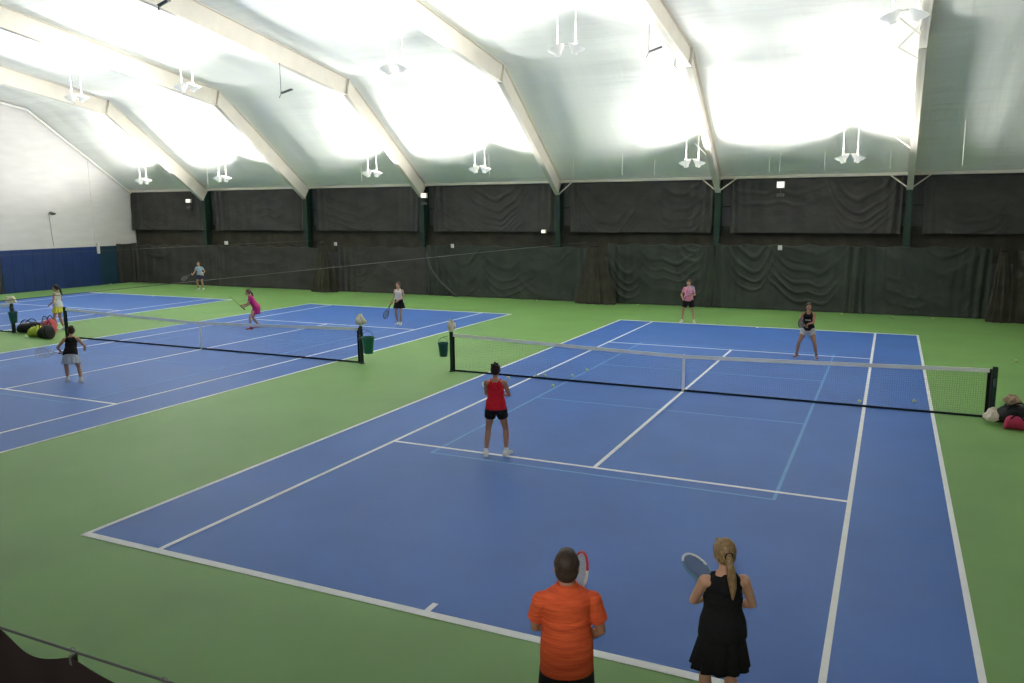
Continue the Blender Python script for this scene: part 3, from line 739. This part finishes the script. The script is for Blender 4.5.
    if grip:
        gp,ax,hint,which=grip; gp=V(gp); ax=V(ax).normalized(); hint=V(hint)
        fn=hint-ax*hint.dot(ax); fn=fn.normalized(); sxv=fn.cross(ax)     # local racket axes: x=sx, y=face normal, z=axis
        gr=Matrix.Identity(4)
        for i in range(3): gr[i][0]=sxv[i]; gr[i][1]=fn[i]; gr[i][2]=ax[i]; gr[i][3]=gp[i]
        for wi in ((1,0) if twohand else ((1,) if which=='R' else (0,))):
            g=gp+ax*(.0 if (wi==1)==(which=='R') else .105)
            d0=(g-sh[wi]); d0.z*=.3; d0=d0-ax*d0.dot(ax); d=d0.normalized()
            n=ax.cross(d) if wi==1 else d.cross(ax)
            tgt[wi]=g-d*.088*s-n*.030*s; frames[wi]=(d,n,ax)
    for i,sx in ((0,-1),(1,1)):
        if tgt[i] is None: tgt[i]=sh[i]+V((sx*.10,.06,-.50))*s
        pole=V((sx*elbow_out,-.45,-.75))
        el,wr=ik(sh[i],tgt[i],l1,l2,pole)
        if frames[i] is None:
            d=(wr-el).normalized(); d=(d*.8+V((0,.1,-.15))).normalized()
            t=V((-sx*.6,.8,0)); t=(t-d*t.dot(d)).normalized(); n=t.cross(d) if sx>0 else d.cross(t)
            frames[i]=(d,n,t); curl=(.35,.45,.35)
        else:
            curl=(.75,1.25,.9)
        d,n,t=frames[i]
        q=el-sh[i]; w=wr-el
        m.limb([sh[i],sh[i]+q*.3,sh[i]+q*.8,el,el+w*.25,el+w*.8,wr],[.051*s*ar,.046*s*ar,.037*s*ar,.034*s*ar,.037*s*ar,.026*s*ar,.024*s*ar],14)
        m.limb([tp(shz-.012,-.005)+lat*(sx*shw*.55*s),sh[i]],[.056*s*ar,.051*s*ar],12)
        hsz=s*(1.06 if male else .98)
        # palm: flat loft, then four fingers of unequal length and a thumb from its side
        secs=[(wr+d*(k*hsz),t*(wd*hsz),n*(th*hsz)) for k,wd,th in ((-.01,.022,.018),(.02,.032,.017),(.055,.041,.015),(.085,.042,.013),(.095,.036,.009))]
        m.loft(secs,14)
        for fi,(off,ln) in enumerate(((.030,.072),(.010,.082),(-.011,.076),(-.031,.060))):
            p=wr+d*(.085*hsz)+t*(off*hsz); dd=d.copy(); pts=[p-d*.02*hsz,p]
            ang=0
            for sg,cu in zip((.45,.32,.25),curl):
                ang+=cu; dd=d*math.cos(ang)+n*math.sin(ang); p=p+dd*(ln*sg*hsz); pts.append(p)
            m.limb(pts,[.0095*hsz,.0095*hsz,.0090*hsz,.0085*hsz,.0075*hsz],8)
        p=wr+d*.028*hsz+t*.028*hsz
        if curl[0]>.5: th=[p,p+(d*.5+t*.75+n*.35).normalized()*.038*hsz,p+(d*.9+t*.75+n*.9).normalized()*.070*hsz]
        else: th=[p,p+(d*.7+t*.7+n*.2).normalized()*.040*hsz,p+(d*.95+t*.55+n*.35).normalized()*.074*hsz]
        m.limb(th,[.0125*hsz,.0108*hsz,.0085*hsz],8)
        legs.append((sh[i],el,wr))
    body=m.voxel('person',skin,vox,None,3)
    tag(body,label,'person'); body.location=(pos[0],pos[1],.0085); body.rotation_euler=(0,0,-yaw)
    (lh,lk,lan),(rh,rk,ran)=legs[0],legs[1]; arms=legs[2:]
    # eyes, mouth
    for sx in (-1,1):
        e=M(); e.sph(hpnt(sx*.033,.0755,.008),.0115*hs_,12,8); eo=e.build('eye',EYEW,body)
        e=M(); e.sph(hpnt(sx*.033,.0815,.008),.0068*hs_,10,6); e.build('iris',EYEB,eo)
    e=M(); e.limb([hpnt(-.022,.076,-.066),hpnt(0,.084,-.067),hpnt(.022,.076,-.066)],[.004*hs_,.0075*hs_,.004*hs_],8); e.build('mouth',LIP,body)
    # hair
    h=M()
    if hstyle=='short':
        h.ell(hpnt(0,-.028,.036),hx*.083*hs_,hf*.088*hs_,hz*.094*hs_,22,14)
        h.ell(hpnt(0,-.050,-.010),hx*.077*hs_,hf*.056*hs_,hz*.078*hs_,20,12)
        h.ell(hpnt(0,.02,.085),hx*.058*hs_,hf*.050*hs_,hz*.040*hs_,14,10)
        for sx in (-1,1): h.limb([hpnt(sx*.072,.012,.03),hpnt(sx*.073,.010,-.012)],[.016*hs_,.009*hs_],8)
    else:
        h.ell(hpnt(0,-.026,.030),hx*.086*hs_,hf*.092*hs_,hz*.098*hs_,22,14)
        h.ell(hpnt(0,-.045,-.012),hx*.078*hs_,hf*.060*hs_,hz*.075*hs_,20,12)
        for sx in (-1,1): h.limb([hpnt(sx*.03,.055,.085),hpnt(sx*.070,.02,.04),hpnt(sx*.076,-.02,-.02)],[.022*hs_,.016*hs_,.014*hs_],8)
    if hstyle=='bun':
        h.ell(hpnt(-.004,-.112,.085),hx*.052*hs_,hf*.042*hs_,hz*.046*hs_,14,10)
        for qx,qy,qz in ((.040,-.11,.120),(-.050,-.115,.105),(.052,-.12,.07),(-.01,-.145,.11),(.0,-.10,.135)): h.ell(hpnt(qx,qy,qz),hx*.022*hs_,hf*.020*hs_,hz*.024*hs_,8,6)
    if hstyle in('pony','long'):
        b0=hpnt(0,-.115,.005); wv=.018
        down=(-Z*.95-hf*.25).normalized()
        if hstyle=='pony': h.limb([hpnt(0,-.09,.01),b0,b0+down*.07*s-fws*.02*s,b0+down*.16*s+hx*.012*s,b0+down*.25*s+hx*.016*s,b0+down*.33*s+hx*.010*s],[.026*s,.026*s,.034*s,.038*s,.030*s,.010*s],12)
        else:
            h.limb([hpnt(0,-.075,.0),hpnt(0,-.095,-.07),hpnt(0,-.10,-.16),hpnt(0,-.105,-.22)],[.07*s,.066*s,.058*s,.03*s],14)
    ho=h.voxel('hair',hair or H_BR,vox*.9,body,2)
    if hstyle in('pony','bun'):
        k=M(); c=hpnt(0,-.112,.008) if hstyle=='pony' else hpnt(0,-.09,.058); nrm=hf
        k.tube([c+(hx*math.cos(2*PI*i/18)+hz*math.sin(2*PI*i/18))*.031*s for i in range(18)],.007*s,6,closed=True); k.build('hair_tie',BLACK,ho)
    # top
    c=M(); I=.014
    if top in('polo','tee'):
        hem=-.13 if top=='polo' else -.04
        torso(c,I,hem,.535,lambda h:(.012 if h<.3 else 0)+(.006 if male else .004))
        for i,sx in ((0,-1),(1,1)):
            a,e,w=arms[i]; q=e-a; f=.62 if top=='polo' else .5
            c.limb([tp(.43,-.005)+lat*(sx*shw*.55*s),a],[.072*s*ar,.063*s*ar],14)
            c.tube([a-q.normalized()*.01*s,a+q*.25,a+q*f],[.062*s*ar,.062*s*ar,.067*s*ar],18)
        if top=='polo':
            for r_,zz in ((.080,.528),(.075,.548),(.070,.562)):
                cc=tp(zz,-.012); c.tube([cc+(lat*math.cos(2*PI*i/24)*r_+fws*math.sin(2*PI*i/24)*r_*.92)*s for i in range(24)],.012*s,8,closed=True)
    elif top in('tank','dress'):
        hem=-.03
        torso(c,I,hem,.44,lambda h:(.008 if h<.3 else -.003)+(.012 if top=='dress' and h<.34 else 0))
        torso(c,.010,.40,.470 if top=='tank' else .512)
        for sx in (-1,1):
            pf=tp(.42,.085)+lat*(sx*.070*s); pt=tp(.505,.0)+lat*(sx*.075*s); pb=tp(.40,-.075)+lat*(sx*.055*s)
            c.limb([pf,tp(.475,.055)+lat*(sx*.075*s),pt,tp(.47,-.06)+lat*(sx*.066*s),pb],[.030*s,.030*s,.028*s,.030*s,.032*s],10)
        if top=='dress': c.limb([tp(.40,-.07),tp(.49,-.055)],[.06*s,.045*s],12)
        if top=='tank' : c.limb([tp(.36,-.07),tp(.46,-.060)],[.05*s,.034*s],12)
    to=c.voxel({'polo':'polo_shirt','tee':'t_shirt','tank':'tank_top','dress':'dress_bodice'}[top],topm,vox,body,3)
    if stripe is not None:
        for sx in (-1,1):
            k=M(); k.limb([tp(.30,.118)+lat*(-.07*s),tp(.30,.126),tp(.30,.118)+lat*(.07*s)],[.014*s]*3,8); 
        k.build('chest_print',stripe,to)
    if top=='polo':
        k=M()
        for sx in (-1,1): k.add([tp(.555,-.005)+lat*(sx*.0*s)+fws*.085*s]*1+[tp(.545,-.0)+lat*(sx*.075*s)+fws*.05*s,tp(.51,.0)+lat*(sx*.07*s)+fws*.09*s,tp(.49,.0)+lat*(sx*.02*s)+fws*.105*s],[(0,1,2,3)])
        k.build('collar',topm,to,smooth=False,fix=False)
    # bottom
    if bottom=='skirt' or bottom=='dress':
        k=M(); n=96; L=16; vs=[]
        z0,z1=(.11,-.24) if bottom=='skirt' else (.13,-.33)
        mid=(lk+rk)*.5-(lh+rh)*.5
        for i in range(L+1):
            t=i/L; h=z0+(z1-z0)*t
            base=pel+up*(max(h,0)*s)+ (Z*(min(h,0)*s)) + V((mid.x,mid.y,0))*(.45*max(0,-h)/.45)
            rx=(.150+.085*t**.8 if not bottom=='dress' else .148+.095*t**.9)*s; ry=(.108+.070*t**.8)*s
            if h>-.03: rx=max(rx,.190*s-.12*max(h,0)*s); ry=max(ry,.138*s-.08*max(h,0)*s)
            for q in range(n):
                a=2*PI*q/n; w=1+.075*t*math.sin(11*a+1.3+.7*t)+.02*t*math.sin(23*a)
                vs.append(base+X*(rx*w*math.cos(a))+Y*(ry*w*math.sin(a)))
        k.add(vs,[(i*n+q,i*n+(q+1)%n,(i+1)*n+(q+1)%n,(i+1)*n+q) for i in range(L) for q in range(n)])
        o=k.build('skirt',botm,body,fix=True); sm=o.modifiers.new('t','SOLIDIFY'); sm.thickness=.005; sm.offset=-1
        k=M(); torso(k,.010,-.09,.02)
        for (a,e,w) in (legs[0],legs[1]): q=e-a; k.tube([a+Z*.03,a+q*.18,a+q*.38],[.092*s,.092*s,.084*s],14)
        k.voxel('under_shorts',botm,vox,body,2)
    else:
        k=M(); torso(k,.016,-.10,.13)
        f=.66 if bottom=='long_shorts' else .42
        for (a,e,w) in (legs[0],legs[1]): q=e-a; k.tube([a+Z*.04,a+q*.2,a+q*f],[.104*s,.108*s,.100*s*(1.06 if male else 1)],18)
        k.voxel('shorts',botm,vox,body,3)
    # shoes
    for j,(a,kn,an) in enumerate((legs[0],legs[1])):
        fd=V((math.sin(toes[j]),math.cos(toes[j]),0)); sd=V((fd.y,-fd.x,0)); g=an-Z*.085*s
        k=M(); secs=[]
        for t,w,h in ((-.085,.020,.045),(-.075,.034,.075),(-.04,.040,.098),(0,.042,.100),(.05,.045,.076),(.10,.050,.058),(.15,.048,.046),(.185,.036,.036),(.20,.018,.026)):
            secs.append((g+fd*t*s+Z*(h*.5*s+.004),sd*w*s,Z*(h*.5*s)))
        k.loft(secs,18); k.limb([an-Z*.01*s,an+Z*.035*s],[.044*s,.042*s],14)
        so=k.voxel('shoe',shoes or SHOEW,.007,body,3)
        k=M(); secs=[(g+fd*t*s+Z*.008,sd*w*s,Z*.0085) for t,w in ((-.088,.018),(-.07,.037),(0,.043),(.06,.048),(.12,.052),(.17,.043),(.203,.016))]; k.loft(secs,14); k.build('sole',SOLE,so)
    if grip and racket_cols:
        mw=Matrix.Translation((pos[0],pos[1],.0085))@Matrix.Rotation(-yaw,4,'Z')@gr
        racket(mw,rlabel,*racket_cols)
    return body

# --- two players at the near baseline, seen from behind
person((2.34,-13.5),-.42,1.78,'man with short greying hair and orange polo shirt, back to the camera',male=True,
  feet=((-.17,-.02),(.17,.03)),hands=None,grip=((.03,.24,.97),(.15,.28,.78),(-1,-.45,.1),'R'),twohand=True,head=(.05,-.08),skin=SKIN2,hair=H_GR,hstyle='short',top='polo',topm=ORANGE,bottom='long_shorts',botm=C_DARK,
  vox=.0065,elbow_out=1.5,racket_cols=((.75,.73,.70),(.55,.04,.05),(.60,.60,.57)),rlabel='red and white racket held up in front of the man in orange')
person((3.37,-12.6),-.42,1.70,'woman with blonde ponytail in black sleeveless tennis dress, back to the camera',
  feet=((-.13,.0),(.13,.02)),grip=((.03,.24,.98),(-.19,.80,.30),(.35,-.5,.7),'R'),twohand=True,head=(-.10,-.08),skin=SKIN,hair=H_BL,hstyle='pony',top='dress',topm=C_BLACK,bottom='dress',botm=C_BLACK,
  vox=.0065,elbow_out=1.3,racket_cols=((.10,.22,.36),(.70,.74,.78),(.10,.12,.15)),rlabel='pale blue and white racket held by the woman in the black dress')
# --- nearest court
person((-1.85,-6.47),-.36,1.69,'woman in red tank top and black shorts standing on the service line',
  feet=((-.19,-.02),(.17,.05)),toes=(-.1,.5),grip=((.05,.30,1.0),(-.45,.75,.25),(0,.2,1),'R'),twohand=True,head=(0,-.05),skin=SKIN2,hair=H_DK,hstyle='bun',top='tank',topm=C_RED,bottom='shorts',botm=C_BLACK,vox=.008,elbow_out=1.0,
  racket_cols=((.7,.7,.7),(.7,.7,.7),(.3,.3,.3)),rlabel='pale racket held in front of the woman in the red top')
person((2.33,5.90),PI,1.70,'woman in black top and pale grey shorts, feet wide apart behind the net',
  feet=((-.27,.02),(.29,.02)),drop=.045,lean=.12,toes=(-.3,.4),grip=((.0,.33,.97),(.25,.80,.30),(1,-.3,0),'R'),twohand=True,head=(-.1,-.02),skin=SKIN2,hair=H_DK,hstyle='long',top='tank',topm=C_BLACK,bottom='shorts',botm=C_GREY,shoes=SHOEPU,
  racket_cols=((.04,.04,.05),(.04,.04,.05),(.15,.15,.15)),rlabel='dark racket held by the woman in the black top and grey shorts',stripe=C_GREY,elbow_out=.9)
person((-2.75,12.12),PI-.08,1.68,'woman in pink t-shirt and black shorts behind the far baseline',
  feet=((-.24,.02),(.24,.0)),toes=(-.3,.3),grip=((.15,.28,.93),(-.50,.10,.72),(0,-1,0),'R'),twohand=False,hands=((-.12,.28,1.12),None),head=(.1,-.02),skin=SKIN,hair=H_BR,hstyle='bun',top='tee',topm=C_PINK,bottom='long_shorts',botm=C_BLACK,
  racket_cols=((.42,.10,.35),(.42,.52,.66),(.4,.3,.4)),rlabel='purple and pale blue racket across the chest of the woman in pink',elbow_out=.9)
# --- middle court
person((-15.05,-5.12),-.70,1.62,'woman in black open-back top and white skirt stepping forward on the middle court',
  feet=((-.18,.10),(.20,-.12)),toes=(-.5,-.5),drop=.12,lean=.48,shift=(.0,-.12),grip=((-.26,.24,.74),(-.95,.05,.10),(.1,-1,.5),'L'),hands=(None,(.25,.30,.85)),head=(-.2,-.15),skin=SKIN,hair=H_BR,hstyle='bun',top='tank',topm=C_BLACK,bottom='skirt',botm=C_WHITE,
  racket_cols=((.72,.72,.72),(.72,.72,.72),(.45,.47,.52)),rlabel='white racket held out sideways by the woman in the white skirt',elbow_out=.8)
person((-17.75,4.30),PI+.75,1.66,'woman in magenta top and skirt leaning forward at the net',
  feet=((-.22,.16),(.22,-.16)),toes=(-.1,.3),drop=.09,lean=.45,shift=(0,-.10),grip=((.06,.38,.80),(.25,.55,.55),(0,-1,.7),'R'),twohand=True,head=(0,.05),skin=SKIN,hair=H_BR,hstyle='pony',top='tee',topm=C_MAG,bottom='skirt',botm=C_MAG2,shoes=SHOEP,
  racket_cols=((.25,.32,.16),(.25,.32,.16),(.25,.3,.2)),rlabel='olive racket held forward by the woman in magenta')
person((-13.12,7.30),PI-.15,1.68,'woman in white top and short black skirt near the far service line',
  feet=((-.07,.04),(.09,-.02)),toes=(-.2,.2),lean=.05,grip=((.30,.12,.85),(.14,.35,-.55),(1,-.4,0),'R'),hands=((-.08,.22,1.0),None),head=(.1,.0),skin=SKIN,hair=H_BR,hstyle='pony',top='tank',topm=C_WHITE,bottom='skirt',botm=C_BLACK,
  racket_cols=((.05,.05,.05),(.05,.05,.05),(.15,.17,.15)),rlabel='dark racket held low by the woman in the white top')
# --- farthest court
person((-32.3,15.35),PI-.35,1.66,'woman in light blue top and navy skirt near the far corner curtain',
  feet=((-.15,.03),(.15,0)),toes=(-.2,.2),drop=.03,lean=.22,grip=((.42,.20,.95),(.65,.25,-.45),(0,1,.2),'R'),hands=((-.25,.2,.95),None),head=(-.2,.0),skin=SKIN,hair=H_BR,hstyle='long',top='tee',topm=C_LBLUE,bottom='skirt',botm=C_NAVY,
  racket_cols=((.10,.10,.10),(.10,.10,.10),(.2,.2,.2)),rlabel='dark racket held by the woman in light blue')
person((-24.50,1.15),-1.95,1.73,'woman in white tank top and yellow skirt beside the net post and bags',
  feet=((-.10,.06),(.10,-.08)),toes=(-.1,.1),hands=((-.2,.2,1.0),(.2,.22,.98)),head=(-.2,-.05),skin=SKIN,hair=H_DK,hstyle='pony',top='tank',topm=C_WHITE,bottom='skirt',botm=C_YEL)

# ------------------------------------------------------------------ world and view
w=bpy.data.worlds.new('world'); bpy.context.scene.world=w; w.use_nodes=True
w.node_tree.nodes['Background'].inputs[0].default_value=(.85,.9,1,1); w.node_tree.nodes['Background'].inputs[1].default_value=.04
sc=bpy.context.scene; sc.view_settings.view_transform='Standard'; sc.view_settings.look='None'; sc.view_settings.exposure=0.20; sc.view_settings.gamma=1.0
